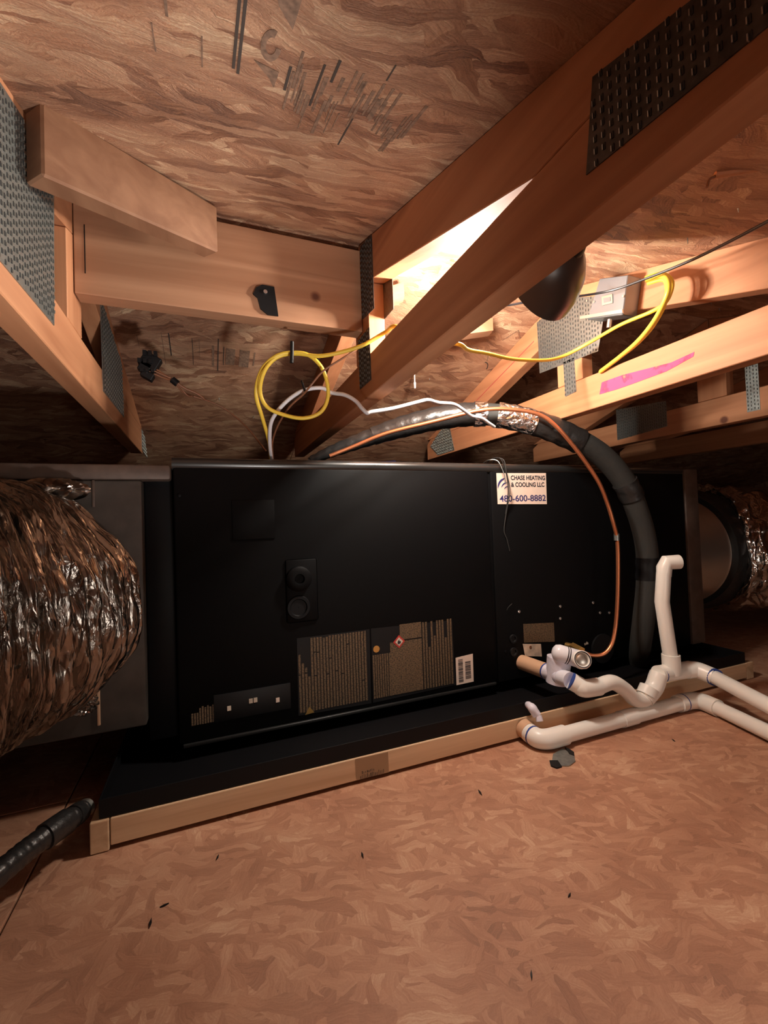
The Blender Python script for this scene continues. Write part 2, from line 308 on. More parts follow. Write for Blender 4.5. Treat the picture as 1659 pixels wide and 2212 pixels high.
bm = NB(); pts = [(.895 + .03 * math.sin(t), 1.30 - .045 * math.cos(t)) for t in [i * .16 for i in range(9)]]; sweep(bm, [Vector((x, y, zf(y))) for x, y in pts], .0018, 6); build('pencil_stroke', bm, 'ink', pr)
for k in range(30):                        # shingle nail tips poking through the panels
    x = rr.uniform(-.15, 1.45); s = rr.random() < .45; y = rr.uniform(.35, .85) if s else rr.uniform(1.1, 1.8); z = zn(y) if s else zf(y)
    if x < .33 and s: continue
    build('nail_tip', cyl(NB(), (x, y, z), (x + rr.uniform(-.002, .002), y, z - rr.uniform(.006, .014)), .0012, .0004, 6), 'galv', panels['n' if s else 'f', 1 if x < .355 else 2, 0])

# ================================================================== ROOF TRUSSES
ZB, ZT = .829, .918
def slots(parent, x, poly_y, poly_z, ny, nz, inside, side=-1):
    dk = NB(); br = NB(); n = 0
    for i in range(ny):
        for j in range(nz):
            y = poly_y[0] + (poly_y[1] - poly_y[0]) * (i + .5) / ny; z = poly_z[0] + (poly_z[1] - poly_z[0]) * (j + .5 + (.5 if i % 2 else 0) * .5) / nz
            if not inside(y, z): continue
            xs = sorted((x, x + side * .0007)); box(dk, xs[0], xs[1], y - .0008, y + .0008, z - .003, z + .003); xs = sorted((x, x + side * .0018)); box(br, xs[0], xs[1], y + .0009, y + .0017, z - .003, z + .002); n += 1
    a = build('tooth_slots', dk, 'galv_dark', parent); a['kind'] = 'stuff'; b_ = build('tooth_burrs', br, 'galv_bright', parent); b_['kind'] = 'stuff'
def inpoly(poly):
    def f(y, z):
        c = False; n = len(poly)
        for i in range(n):
            (y1, z1), (y2, z2) = poly[i], poly[(i + 1) % n]
            if (z1 > z) != (z2 > z) and y < (y2 - y1) * (z - z1) / (z2 - z1) + y1: c = not c
        return c
    return f
def plate(parent, x, poly, side=-1, step=(.0085, .011), mt='galv'):
    xs = (x, x + side * .0012); o = build('gusset_plate', yz(NB(), poly, *xs), mt, parent)
    ys = [p[0] for p in poly]; zs = [p[1] for p in poly]; g = inpoly([(y * .97 + .03 * sum(ys) / len(ys), z * .97 + .03 * sum(zs) / len(zs)) for y, z in poly])
    slots(o, xs[1], (min(ys), max(ys)), (min(zs), max(zs)), max(2, int((max(ys) - min(ys)) / step[0])), max(2, int((max(zs) - min(zs)) / step[1])), g, side)
    return o
def truss(x, label, plates, side):
    t = thing('roof_truss', label, 'truss', (x + .019, RY, ZB), 'small roof trusses under the ridge')
    x1 = x + .038
    build('bottom_chord', yz(NB(), [(-.45, ZB), (1.80, ZB), (1.80, ZT - .02), (1.765, ZT), (-.45, ZT)], x, x1, .0015), 'wood_y', t)
    v = .0935
    build('top_chord', yz(NB(), [((ZT - RZ + v) / SL + RY, ZT + .0005), ((ZT - RZ) / SL + RY, ZT + .0005), (RY - .0008, RZ - .001), (RY - .0008, RZ - v)], x, x1, .0012), 'wood_y', t)
    build('top_chord', yz(NB(), [((RZ - v - ZT) / SL + RY, ZT + .0005), ((RZ - ZT) / SL + RY, ZT + .0005), (RY + .0008, RZ - .001), (RY + .0008, RZ - v)], x, x1, .0012), 'wood_y', t)
    build('king_post', yz(NB(), [(.89, ZT + .001), (.98, ZT + .001), (.98, RZ - v - .015), (.935, RZ - v - .001), (.89, RZ - v - .015)], x, x1, .0012), 'wood_z', t)
    for p in plates: plate(t, x if side < 0 else x1, p[0], side, *p[1:])
    return t
truss(-.863, 'wooden roof truss in the dark, furthest left of all the trusses', [], 1)
T0 = truss(-.253, 'roof truss at left edge with two tall grey toothed plates on its lit side', [([(.55, .862), (.812, .872), (.822, 1.085), (.70, 1.10), (.55, 1.06)],), ([(1.155, .87), (1.42, .872), (1.40, 1.02), (1.14, 1.085)],)], 1)
plate(T0, -.253 + .038, [(1.78, .84), (1.92, .83), (1.86, .90), (1.78, .915)], 1)
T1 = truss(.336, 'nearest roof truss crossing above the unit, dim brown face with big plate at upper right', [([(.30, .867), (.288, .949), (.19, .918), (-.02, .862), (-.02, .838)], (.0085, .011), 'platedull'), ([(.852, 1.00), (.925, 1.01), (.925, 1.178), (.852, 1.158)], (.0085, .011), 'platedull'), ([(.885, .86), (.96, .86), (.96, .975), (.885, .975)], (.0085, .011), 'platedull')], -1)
plate(T1, .374, [(.84, 1.0), (.99, 1.0), (.99, 1.16), (.84, 1.15)], 1)
T2 = truss(.947, 'brightly lit roof truss with pink crayon smear and square plate under its peak', [([(1.05, .985), (1.053, 1.142), (.935, 1.16), (.80, 1.10), (.835, .972)], (.009, .012)), ([(.912, .890), (.952, .886), (.955, .985), (.915, .985)],), ([(1.56, .835), (1.60, .965), (1.70, .925), (1.77, .885), (1.70, .835)],)], -1)
T3 = truss(1.557, 'roof truss right behind the lit one, half in shade with a wide ribbed plate', [([(1.09, .862), (1.30, .850), (1.30, .975), (1.09, .955)],), ([(.80, .85), (.835, .85), (.835, .99), (.80, .99)],)], -1)
truss(2.167, 'wooden roof truss in the dark at right, furthest from the work light', [], -1)
bc = [c for c in T2.children if c.name.startswith('bottom_chord')][0]
o = decal('crayon_smear', [(0.9468, 0.8377, 0.8603), (0.9468, 0.8289, 0.8889), (0.9468, 0.7678, 0.8882), (0.9468, 0.6471, 0.8763), (0.9468, 0.5976, 0.8812), (0.9468, 0.5999, 0.8723), (0.9468, 0.6583, 0.8607), (0.9468, 0.7380, 0.8585), (0.9468, 0.7891, 0.8581)], (-1, 0, 0), 'pink', bc, .0004); o['label'] = 'pink crayon smear'
tcn = [c for c in T2.children if c.name.startswith('top_chord')][1]
o = decal('chalk_line', [(.9468, 1.07, 1.093), (.9468, 1.40, .992), (.9468, 1.40, .9895), (.9468, 1.07, 1.0905)], (-1, 0, 0), 'chalkline', tcn, .0004)

# blocking between the trusses
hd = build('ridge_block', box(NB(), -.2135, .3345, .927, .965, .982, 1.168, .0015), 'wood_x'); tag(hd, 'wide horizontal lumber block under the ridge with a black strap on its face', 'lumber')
o = build('wood_crack', box(NB(), -.197, -.1955, .9262, .9272, 1.02, 1.11), 'blackmatte', hd)
ax = Vector((-.213, .70, 0)); bx = Vector((.005, .905, 0)); d = (bx - ax).normalized(); n2 = Vector((-d.y, d.x, 0)) * .038
bm = NB(); z0 = zn(.70) - .002; z1 = zn(.905) - .002
extr(bm, [(ax.x, ax.y, z0 - .10), (bx.x, bx.y, z1 - .10), (bx.x, bx.y, z1 - .012), (ax.x, ax.y, z0 - .002)], -n2 * 1.0, .003)
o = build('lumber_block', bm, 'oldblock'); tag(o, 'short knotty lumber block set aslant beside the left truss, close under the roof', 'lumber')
bm = extr(NB(), [(.52, .955, 1.00), (.76, 1.02, 1.08), (.76, 1.02, 1.115), (.52, .955, 1.05)], (.01, .038, 0)); o = build('wood_scrap', bm, 'wood_x'); tag(o, 'sunlit-bright scrap of lumber nailed at the ridge, seen through the nearest truss', 'lumber')
o = build('wood_scrap', extr(NB(), [(.405, 1.02, 1.09), (.47, .985, 1.115), (.47, .985, 1.15), (.405, 1.02, 1.135)], (.01, .03, 0)), 'wood_x'); tag(o, 'small brown lumber offcut behind the nearest truss at its peak', 'lumber')
hs = thing('hanger_strap', 'black strap tag nailed to the face of the ridge block', 'strap', (0.1232, 0.9260, 1.0190))
bm = NB(); q = [(0.1033, 0.9255, 1.0427), (0.1156, 0.9255, 1.0506), (0.1401, 0.9255, 1.0499), (0.1469, 0.9255, 0.9890), (0.1251, 0.9255, 0.9888), (0.1105, 0.9255, 0.9993), (0.1055, 0.9255, 1.0208), (0.0965, 0.9255, 1.0280)]
extr(bm, q, (0, -.003, 0)); build('strap', bm, 'blackmatte', hs)
p = Vector((0.1214, 0.9225, 1.0354)); build('nail_head', cyl(NB(), p, p + Vector((0, -.003, 0)), .004), 'screw', hs, True)

# ================================================================== WORK LIGHT
wl = thing('work_light', 'dark round work light shade hanging behind the nearest truss, lamp turned away', 'lamp', (.60, .70, 1.03))
c0 = Vector((.610, .658, 1.020)); dd = Vector((-.12, .93, -.10)).normalized()
prof = [(-.075, .001), (-.072, .022), (-.062, .045), (-.045, .066), (-.022, .083), (.0, .092), (.006, .094), (.006, .090), (-.02, .079), (-.043, .062), (-.06, .042), (-.069, .02), (-.071, .001)]
build('lamp_shade', lathe(NB(), prof, c0, dd, 36), 'shade', wl, True)
build('lamp_socket', lathe(NB(), [(-.088, .001), (-.088, .012), (-.08, .018), (-.07, .020), (-.04, .020), (-.04, .001)], c0, dd, 20), 'blackmatte', wl, True)
build('lamp_neck', sweep(NB(), smooth_path([c0 - dd * .04, c0 + dd * .03, BULB - dd * .015], 5), .011, 14), 'screw', wl, True)
bm = NB(); bmesh.ops.create_uvsphere(bm, u_segments=20, v_segments=12, radius=.022); bmesh.ops.translate(bm, verts=bm.verts, vec=BULB); bo = build('light_bulb', bm, 'bulb', wl, True); bo['label'] = 'glowing bulb'
tube('hook', [c0 + dd * -.03 + Vector((0, 0, .085)), c0 + Vector((0, -.03, .10)), (.60, .63, zn(.63) + .002)], .002, 'screw', wl)

# ================================================================== AIR HANDLER
FY = 1.04
ah = thing('air_handler', 'long black metal air handler lying on its side in a pan, labels on its doors', 'air handler', (.72, 1.3, .085))
bm = NB(); box(bm, -.07, 1.555, FY + .006, 1.57, .088, .700, .012); build('cabinet', bm, 'black', ah, True)
bm = NB(); box(bm, -.127, -.0705, FY + .03, 1.54, .10, .672, .004); build('end_collar', bm, 'pan', ah, True)
def door(x0, x1, z0, z1):
    bm = NB(); box(bm, x0, x1, FY, FY + .03, z0, z1, .005); return build('door_panel', bm, 'black', ah, True)
D1 = door(-.068, .737, .093, .685); D2 = door(.745, 1.553, .088, .685)
bm = NB(); path = [Vector((-.07 + i * .0405, FY + .012, .692)) for i in range(41)]; sweep(bm, path, .0145, 14); build('top_edge_trim', bm, 'trim_black', ah, True)
bm = NB(); box(bm, -.06, .735, FY - .004, FY + .002, .086, .0935, .0015); build('bottom_rail', bm, 'trim_black', ah, True)
# latch
lt = build('door_latch', box(NB(), *sorted(((0.1635, 1.0400, 0.4748)[0], (0.2378, 1.0400, 0.4702)[0])), FY - .006, FY + .001, (0.1967, 1.0400, 0.3228)[2], (0.2012, 1.0400, 0.4703)[2], .005), 'black', ah, True)
p = Vector((0.1932, 1.0340, 0.4247)); build('latch_knob', lathe(NB(), [(0, .030), (.010, .029), (.014, .022), (.014, .012), (.006, .010), (.006, .001)], p, (0, -1, 0)), 'black', lt, True)
p = Vector((0.1912, 1.0340, 0.3580)); build('latch_knob', lathe(NB(), [(0, .028), (.004, .026), (.004, .020), (.0005, .018), (.0005, .001)], p, (0, -1, 0)), 'pan', lt, True)
fr = build('blank_plate', box(NB(), (0.0496, 1.0400, 0.6114)[0], (0.1431, 1.0400, 0.6101)[0], FY - .003, FY + .001, (0.0921, 1.0400, 0.5213)[2], (0.0945, 1.0400, 0.6108)[2], .0012), 'black', ah, True)
sp = build('switch_plate', box(NB(), (0.0016, 1.0400, 0.1480)[0], (0.1674, 1.0400, 0.1374)[0], FY - .003, FY + .001, (0.0815, 1.0400, 0.1275)[2], (0.0831, 1.0400, 0.1859)[2], .0012), 'blackmatte', ah, True)
for q, mm in (((0.0330, 1.0365, 0.1534), 'oldpaper'), ((0.0791, 1.0365, 0.1611), 'oldpaper'), ((0.0891, 1.0365, 0.1614), 'oldpaper'), ((0.1378, 1.0365, 0.1525), 'paper')):
    x, y, z = q; build('switch_mark', box(NB(), x - .004, x + .004, y - .0008, y, z - .005, z + .005), mm, sp)
# big spec labels on the door: black sheet with rotated rows of type
lb = build('spec_label', extr(NB(), [(0.1846, 1.0398, 0.1065), (0.3647, 1.0398, 0.1023), (0.3664, 1.0398, 0.2848), (0.1857, 1.0398, 0.2854)], (0, -.0006, 0)), 'blackmatte', D1)
lb2 = build('spec_label', extr(NB(), [(0.3696, 1.0398, 0.1025), (0.6058, 1.0398, 0.1072), (0.6020, 1.0398, 0.2795), (0.3702, 1.0398, 0.2855)], (0, -.0006, 0)), 'blackmatte', D1)
A0, A1 = Vector((0.1845, 1.0388, 0.1080)), Vector((0.6052, 1.0388, 0.1076)); zlo = A0.z; ztop = Vector((0.1899, 1.0388, 0.2861)).z; ztop2 = Vector((0.6014, 1.0388, 0.2786)).z
bm = NB(); x = Vector((0.1878, 1.0388, 0.1127)).x; xe = Vector((0.3621, 1.0388, 0.1077)).x; k = 0; rl = random.Random(5); H = ztop - zlo
while x < xe - .006:
    z1 = ztop - .004; z0 = zlo + .004
    if k in (1,): z1 -= .32 * H
    if k in (2,): z1 -= .38 * H
    if k in (3,): z1 -= .5 * H
    if k in (0,): z1 -= .2 * H
    zc = z0
    while zc < z1 - .004:
        ze = min(zc + rl.uniform(.03, .12), z1); box(bm, x, x + .0052, 1.0384, 1.0390, zc, ze); zc = ze + rl.choice([.0, .0, .003])
    x += .0074; k += 1
o = build('printed_rows', bm, 'type', D1); o['kind'] = 'stuff'
bm = NB(); x = Vector((0.3718, 1.0388, 0.1059)).x; xa = Vector((0.4177, 1.0388, 0.0975)).x; xb = Vector((0.5091, 1.0388, 0.0987)).x; xe = Vector((0.6023, 1.0388, 0.1057)).x; zlo2 = zlo + .004
while x < xa: box(bm, x, x + .0045, 1.0384, 1.0390, zlo2, zlo2 + .60 * H); x += .0062
box(bm, xa + .002, xb, 1.0384, 1.0390, zlo2, zlo2 + .74 * H); box(bm, xa + .03, xb, 1.0384, 1.0390, zlo2 + .76 * H, zlo2 + .98 * H); x = xb + .003; k = 0
while x < xe - .004:
    box(bm, x, x + .0055, 1.0384, 1.0390, zlo2, zlo2 + H * (.97 if k not in (2, 4, 8) else (.6, .75, .7)[(2, 4, 8).index(k)])); x += .0082; k += 1
o = build('printed_rows', bm, 'type', D1); o['kind'] = 'stuff'
c = Vector((0.4448, 1.0382, 0.2438)); r_ = .0165
build('hazard_diamond', extr(NB(), [(c.x - r_, c.y, c.z), (c.x, c.y, c.z - r_), (c.x + r_, c.y, c.z), (c.x, c.y, c.z + r_)], (0, -.0005, 0)), 'red', D1); r_ = .011
build('hazard_diamond_center', extr(NB(), [(c.x - r_, c.y - .0005, c.z), (c.x, c.y - .0005, c.z - r_), (c.x + r_, c.y - .0005, c.z), (c.x, c.y - .0005, c.z + r_)], (0, -.0004, 0)), 'oldpaper', D1)
build('flame_mark', extr(NB(), [(c.x - .005, c.y - .001, c.z - .003), (c.x - .002, c.y - .001, c.z - .006), (c.x + .004, c.y - .001, c.z - .004), (c.x + .005, c.y - .001, c.z + .001), (c.x + .001, c.y - .001, c.z + .001), (c.x, c.y - .001, c.z + .006), (c.x - .004, c.y - .001, c.z + .001)], (0, -.0004, 0)), 'print', D1)
c = Vector((0.3827, 1.0388, 0.2335)); build('round_mark', cyl(NB(), c, c + Vector((0, -.0007, 0)), .0085), 'brass', D1)
c = Vector((0.2096, 1.0388, 0.1139)); build('warning_mark', extr(NB(), [(c.x - .01, c.y, c.z - .008), (c.x + .012, c.y, c.z - .006), (c.x + .001, c.y, c.z + .009)], (0, -.0008, 0)), 'brass', D1)
# barcode sticker
bs = build('barcode_sticker', extr(NB(), [(0.6084, 1.0395, 0.1056), (0.6624, 1.0395, 0.1065), (0.6630, 1.0395, 0.1818), (0.6088, 1.0395, 0.1784)], (0, -.0006, 0)), 'paper', D1)
a = Vector((0.6140, 1.0388, 0.1123)); b2 = Vector((0.6591, 1.0388, 0.1725)); bm = NB(); z = a.z; wd = b2.x - a.x
while z < b2.z: box(bm, a.x + .002, a.x + wd * .36, 1.0383, 1.0388, z, z + .0012); z += rl.choice([.0022, .003, .004])
z = a.z + .006
while z < b2.z - .008: box(bm, a.x + wd * .52, a.x + wd * .9, 1.0383, 1.0388, z, z + .0012); z += rl.choice([.0022, .003, .004])
o = build('barcode', bm, 'print', bs); o['kind'] = 'stuff'
# small type label low at the left
bm = NB(); a = Vector((-0.0431, 1.0393, 0.1294)); b2 = Vector((0.0096, 1.0393, 0.1667)); x = a.x; k = 0
while x < b2.x: box(bm, x, x + .0036, 1.0388, 1.0394, a.z, b2.z - (.012 if k < 3 else .003 * (k % 2))); x += .0052; k += 1
o = build('small_printed_label', bm, 'type', D1); o['kind'] = 'stuff'
# contractor sticker
st = build('contractor_sticker', extr(NB(), [(0.7652, 1.0395, 0.5897), (0.9416, 1.0395, 0.5867), (0.9431, 1.0395, 0.6798), (0.7648, 1.0395, 0.6782)], (0, -.0006, 0)), 'paper', D2); st['label'] = 'pale contractor sticker with name and telephone number'
s0 = Vector((0.7630, 1.0385, 0.5923)); s1 = Vector((0.9438, 1.0385, 0.6769)); SW, SH = s1.x - s0.x, s1.z - s0.z
def at(u, v): return (s0.x + SW * u, 1.0385, s0.z + SH * v)
words('sticker_text', 'CHASE HEATING', at(.28, .78), (1, 0, 0), (0, 0, 1), SH * .16, 'print', st, SW * .69, .03)
words('sticker_text', '& COOLING LLC', at(.28, .545), (1, 0, 0), (0, 0, 1), SH * .16, 'print', st, SW * .67, .03)
words('sticker_text', '480-600-8882', at(.05, .045), (1, 0, 0), (0, 0, 1), SH * .22, 'printblue', st, SW * .92, .015)
bm = NB()
for r0, r1, cx, cz, a0, a1 in ((.026, .0205, .165, .54, 1.5, 3.3), (.017, .0135, .185, .50, 1.2, 3.0), (.010, .0075, .20, .45, 1.0, 3.0)):
    n = 10; o_ = [Vector(at(cx, cz)) + Vector((math.cos(a0 + (a1 - a0) * i / n), 0, math.sin(a0 + (a1 - a0) * i / n))) * r0 for i in range(n + 1)]; i_ = [Vector(at(cx, cz)) + Vector((math.cos(a0 + (a1 - a0) * i / n), 0, math.sin(a0 + (a1 - a0) * i / n))) * (r1 + (r0 - r1) * abs(i / n * 2 - 1) ** 3) for i in range(n, -1, -1)]
    extr(bm, o_ + i_, (0, -.0003, 0))
build('sticker_emblem', bm, 'printblue', st)
tg = build('paper_tag', extr(NB(), [(0.8371, 1.0380, 0.1508), (0.8969, 1.0380, 0.1408), (0.8954, 1.0380, 0.1773), (0.8307, 1.0380, 0.1861)], (0, -.0012, 0)), 'oldpaper', D2)
c = Vector((0.8569, 1.0365, 0.1736)); build('tag_stain', cyl(NB(), c, c + Vector((0, -.0004, 0)), .0045, None, 9), 'brownwire', tg)
build('metal_label', extr(NB(), [(0.8370, 1.0395, 0.1888), (0.9487, 1.0395, 0.1766), (0.9483, 1.0395, 0.2329), (0.8365, 1.0395, 0.2420)], (0, -.0006, 0)), 'type', D2)
for i, q in enumerate(((0.8240, 1.0400, 0.2792), (0.9762, 1.0400, 0.2781), (0.9741, 1.0400, 0.2423), (1.1076, 1.0400, 0.2760), (1.1345, 1.0400, 0.2414), (1.1736, 1.0400, 0.2372), (-0.0565, 1.0400, 0.6228), (0.7718, 1.0400, 0.1714), (1.1080, 1.0400, 0.1568))):
    build('screw', lathe(NB(), [(0, .0045), (.002, .0042), (.003, .002), (.003, .0001)], q, (0, -1, 0), 12), 'screw' if i not in (6, 7) else 'black', D2 if i != 6 else D1, True)
bm = NB()
for q in ((0.7983, 1.0390, 0.2046), (0.7980, 1.0390, 0.1679)): lathe(bm, [(0, .013), (.004, .012), (.004, .008), (.001, .007), (.001, .0001)], q, (0, -1, 0), 18)
build('knockout', bm, 'blackmatte', D2, True)
bm = NB(); rs = random.Random(4)
for (ox, oz), n, h in (((1.0653, 1.0395, 0.1499)[::2], 4, .009), ((1.1122, 1.0395, 0.1406)[::2], 14, .008), ((1.1287, 1.0395, 0.1571)[::2], 8, .005)):
    for k in range(n): xx = ox + k * .0042; zz = oz + k * .0004 + rs.uniform(0, .001); box(bm, xx, xx + rs.uniform(.0008, .0018), 1.0386, 1.0398, zz, zz + h * rs.uniform(.5, 1))
o = build('blurred_port_lettering', bm, 'oldpaper', D2); o['kind'] = 'stuff'
bm = NB(); a = Vector((1.1344, 1.0390, 0.1320)); cyl(bm, a, a + Vector((0, -.006, 0)), .045); build('port_grommet', bm, 'blackmatte', D2, True)
tube('scratched_wire', [(0.7794, 1.0360, 0.2886), (0.7830, 1.0340, 0.2964), (0.7963, 1.0340, 0.3055)], .0008, 'foam', D2)

# loose control wires over the top edge
cw = thing('control_wires', 'thin loose wires draped over the top edge of the air handler past the sticker', 'wire', (.78, 1.03, .70))
tube('wire', [(0.7811, 1.1100, 0.7131), (0.7625, 1.0600, 0.7208), (0.7649, 1.0200, 0.7176), (0.7733, 1.0120, 0.6906), (0.7842, 1.0160, 0.6586), (0.7888, 1.0200, 0.6263), (0.7917, 1.0300, 0.5940), (0.7875, 1.0350, 0.5613)], .0016, 'tape', cw, 8, 7)
tube('wire', [(0.8011, 1.1100, 0.7134), (0.7746, 1.0500, 0.7223), (0.7773, 1.0200, 0.7126), (0.7805, 1.0140, 0.6779), (0.7910, 1.0160, 0.6364), (0.7925, 1.0220, 0.6067), (0.7906, 1.0320, 0.5744), (0.7811, 1.0360, 0.5154), (0.7894, 1.0360, 0.4886), (0.7981, 1.0370, 0.4551)], .0013, 'foam', cw, 8, 7)
tube('wire', [(0.7660, 1.1000, 0.7156), (0.7473, 1.0500, 0.7164), (0.7642, 1.0300, 0.7112), (0.7755, 1.0200, 0.6760), (0.7803, 1.0180, 0.6457)], .0014, 'galv', cw, 8, 7)

# ================================================================== PAN AND FRAME
ff = thing('timber_platform', 'rough lumber frame lying on the floor, carrying the black drain pan', 'frame', (.7, 1.2, 0))
fb = build('front_board', box(NB(), -.170, 1.60, .900, .938, .0075, .054, .002), 'frame', ff)
build('side_board', box(NB(), -.200, -.1715, .898, 1.68, .001, .054, .002), 'frame_y', ff); build('side_board', box(NB(), 1.6015, 1.638, .90, 1.68, .001, .054, .002), 'frame_y', ff)
build('back_board', box(NB(), -.170, 1.60, 1.642, 1.68, .001, .054, .002), 'frame', ff)
for x in (.40, .98): build('cross_board', box(NB(), x, x + .038, .94, 1.64, .001, .054, .002), 'frame_y', ff)
gs = build('grade_stamp', extr(NB(), [(0.2768, 0.8998, 0.0093), (0.3506, 0.8998, 0.0079), (0.3501, 0.8998, 0.0517), (0.2753, 0.8998, 0.0530)], (0, -.0004, 0)), plain('grade_stamp_patch', (.36, .22, .12), .6), fb)
bm = NB(); rs = random.Random(9)
for (ox, oz), n, h in (((0.2859, 0.8994, 0.0083)[::2], 15, .010), ((0.2894, 0.8994, 0.0190)[::2], 8, .006)):
    for k in range(n): xx = ox + k * .0037; zz = oz + rs.uniform(0, .0015); box(bm, xx, xx + rs.uniform(.0009, .0022), .8990, .8996, zz, zz + h * rs.uniform(.55, 1))
o = build('blurred_stamp_strokes', bm, 'ink', gs); o['kind'] = 'stuff'
pp = thing('drain_pan', 'shallow black metal drain pan under the air handler', 'pan', (.7, 1.28, .055))
build('pan_floor', box(NB(), -.185, 1.60, .906, 1.66, .0555, .0575), 'pan', pp)
bm = NB(); box(bm, -.187, 1.602, .903, .906, .0552, .088, .0008); box(bm, -.187, 1.602, 1.66, 1.663, .0552, .088, .0008); box(bm, -.187, -.184, .906, 1.66, .0552, .088, .0008); box(bm, 1.599, 1.602, .906, 1.66, .0552, .088, .0008)
build('pan_wall', bm, 'pan', pp)
for x in (.05, .7, 1.35): build('riser', box(NB(), x, x + .09, 1.10, 1.50, .0577, .0878, .003), 'blackmatte', pp)

# ================================================================== LEFT PLENUM AND DUCT
pl_ = thing('supply_plenum', 'dull grey sheet plenum box joined to left end of the air handler', 'plenum', (-.36, 1.3, .15))
build('box_body', box(NB(), -.64, -.1275, FY, 1.55, .147, .655, .004), 'plenum', pl_, True)
build('top_seam', box(NB(), -.64, -.072, FY - .004, 1.55, .6555, .688, .006), 'flange', pl_, True)
build('corner_seam', box(NB(), -.214, -.209, FY - .004, FY + .001, .165, .245, .001), 'tan', pl_, True)
build('corner_seam', box(NB(), -.216, -.211, FY - .003, FY + .001, .60, .655, .001), 'flange', pl_, True)
fd = thing('flexible_duct', 'big crinkled foil flexible duct bulging from the left plenum, coppery highlights', 'duct', (-.5, .9, .40))
cen = smooth_path([(-.345, 1.036, .418), (-.352, 1.00, .418), (-.38, .955, .416), (-.46, .89, .41), (-.62, .80, .40), (-.86, .72, .395), (-1.2, .66, .385), (-1.7, .64, .38)], 44)
rn = random.Random(11); NR = len(cen); jit = [rn.uniform(-1, 1) for _ in range(400)]
def rduct(i, a, r):
    ph = i * .98 + a * .06 + .8 * math.sin(a * 2 + i * .013); rib = (abs(math.sin(ph * .5)) ** .8) * .0125
    cr = .0018 * math.sin(a * 23 + 5 * math.sin(i * .11) + jit[(i // 3) % 400] * 3) * math.sin(i * .37 + a * 7) + .004 * math.sin(a * 9 + jit[(i // 5) % 400] * 2)
    return r + rib + cr + (.008 * math.sin(a * 3 + i * .03))
rad = [(.165 + .048 * min(1, i / 26) if i < 26 else .213) for i in range(NR)]
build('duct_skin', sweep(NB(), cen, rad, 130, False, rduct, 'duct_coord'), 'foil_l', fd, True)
cc = Vector((-.345, 1.036, .418))
build('collar_strap', lathe(NB(), [(0, .178), (.02, .186), (.03, .176), (.03, .15), (0, .15)], cc, (0, -1, 0), 60), 'blackmatte', fd, True)
bm = NB(); bmesh.ops.create_icosphere(bm, subdivisions=4, radius=1)
for v in bm.verts:
    p = v.co; v.co = Vector((-.235 + p.x * .026, 1.022 + p.y * .012, .215 + p.z * .018)) * 1.0 + p * (.004 * math.sin(p.x * 9 + p.z * 13))
build('loose_foil_tail', bm, 'foil_l', fd, True)
bm = NB(); bmesh.ops.create_icosphere(bm, subdivisions=4, radius=1)
for v in bm.verts:
    p = v.co; v.co = Vector((-.27 + p.x * .055, 1.0 + p.y * .035, .632 + p.z * .018)) + p * (.006 * math.sin(p.x * 7 + p.y * 11))
build('loose_foil_tail', bm, 'foil_l', fd, True)

# ================================================================== RIGHT TRANSITION, COLLAR, DUCT
rp = thing('return_transition', 'brown edged sheet transition at right end of the air handler', 'plenum', (1.6, 1.3, .09))
build('flange_face', box(NB(), 1.5565, 1.625, FY - .004, 1.56, .085, .70, .006), 'flange', rp, True)
build('end_plate', box(NB(), 1.626, 1.64, 1.05, 1.56, .09, .69), 'pan', rp)
rc = thing('round_collar', 'shiny round sheet metal collar between transition and right hand duct', 'collar', (1.75, 1.34, .36))
build('collar_sleeve', lathe(NB(), [(0, .215), (.02, .222), (.24, .222), (.25, .228), (.26, .222)], (1.6402, 1.32, .385), (1, 0, 0), 64), 'collar', rc, True)
build('draw_band', lathe(NB(), [(.26, .224), (.262, .245), (.33, .262), (.36, .25), (.36, .22)], (1.6402, 1.32, .385), (1, 0, 0), 64), 'tape', rc, True)
rd = thing('flexible_duct', 'silver foil flexible duct wrinkled and shiny at the right edge', 'duct', (2.1, 1.3, .36))
cen = smooth_path([(2.0, 1.32, .385), (2.04, 1.31, .385), (2.10, 1.28, .385), (2.25, 1.20, .38), (2.5, 1.12, .37), (2.9, 1.08, .36)], 26)
def rduct2(i, a, r): return r + .012 * math.sin(a * 5 + 2 * math.sin(i * .17)) * math.sin(i * .21 + a) + .006 * math.sin(a * 13 + i * .3) + .007 * abs(math.sin(i * .35))
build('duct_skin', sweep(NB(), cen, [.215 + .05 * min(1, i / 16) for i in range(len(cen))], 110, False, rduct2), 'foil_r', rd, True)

# ================================================================== REFRIGERANT LINES
ls = thing('refrigerant_line', 'thick black insulated refrigerant line arching over and down the unit front', 'pipe', (1.2824, 1.0300, 0.0840))
LP = [(0.2788, 1.2700, 0.7360), (0.3441, 1.2400, 0.7628), (0.4350, 1.2100, 0.7959), (0.5374, 1.1700, 0.8278), (0.6496, 1.1200, 0.8511), (0.7599, 1.0700, 0.8537), (0.8511, 1.0200, 0.8308), (0.9528, 0.9850, 0.7919), (1.0708, 0.9650, 0.7339), (1.1570, 0.9550, 0.6537), (1.2126, 0.9550, 0.5551), (1.2497, 0.9600, 0.4475), (1.2524, 0.9650, 0.3330), (1.2414, 0.9750, 0.2186), (1.2473, 0.9950, 0.1346), (1.2889, 1.0360, 0.0665)]
path = smooth_path(LP, 10); NP = len(path)
RA = [.010, .016, .022, .029, .032, .032, .032, .033, .033, .032, .031, .031, .031, .031, .030, .029]
rad = [RA[min(i // 10, 15)] * (1 - (i % 10) / 10) + RA[min(i // 10 + 1, 15)] * ((i % 10) / 10) for i in range(NP)]
build('foam_sleeve', sweep(NB(), path, rad, 22), 'foam', ls, True)
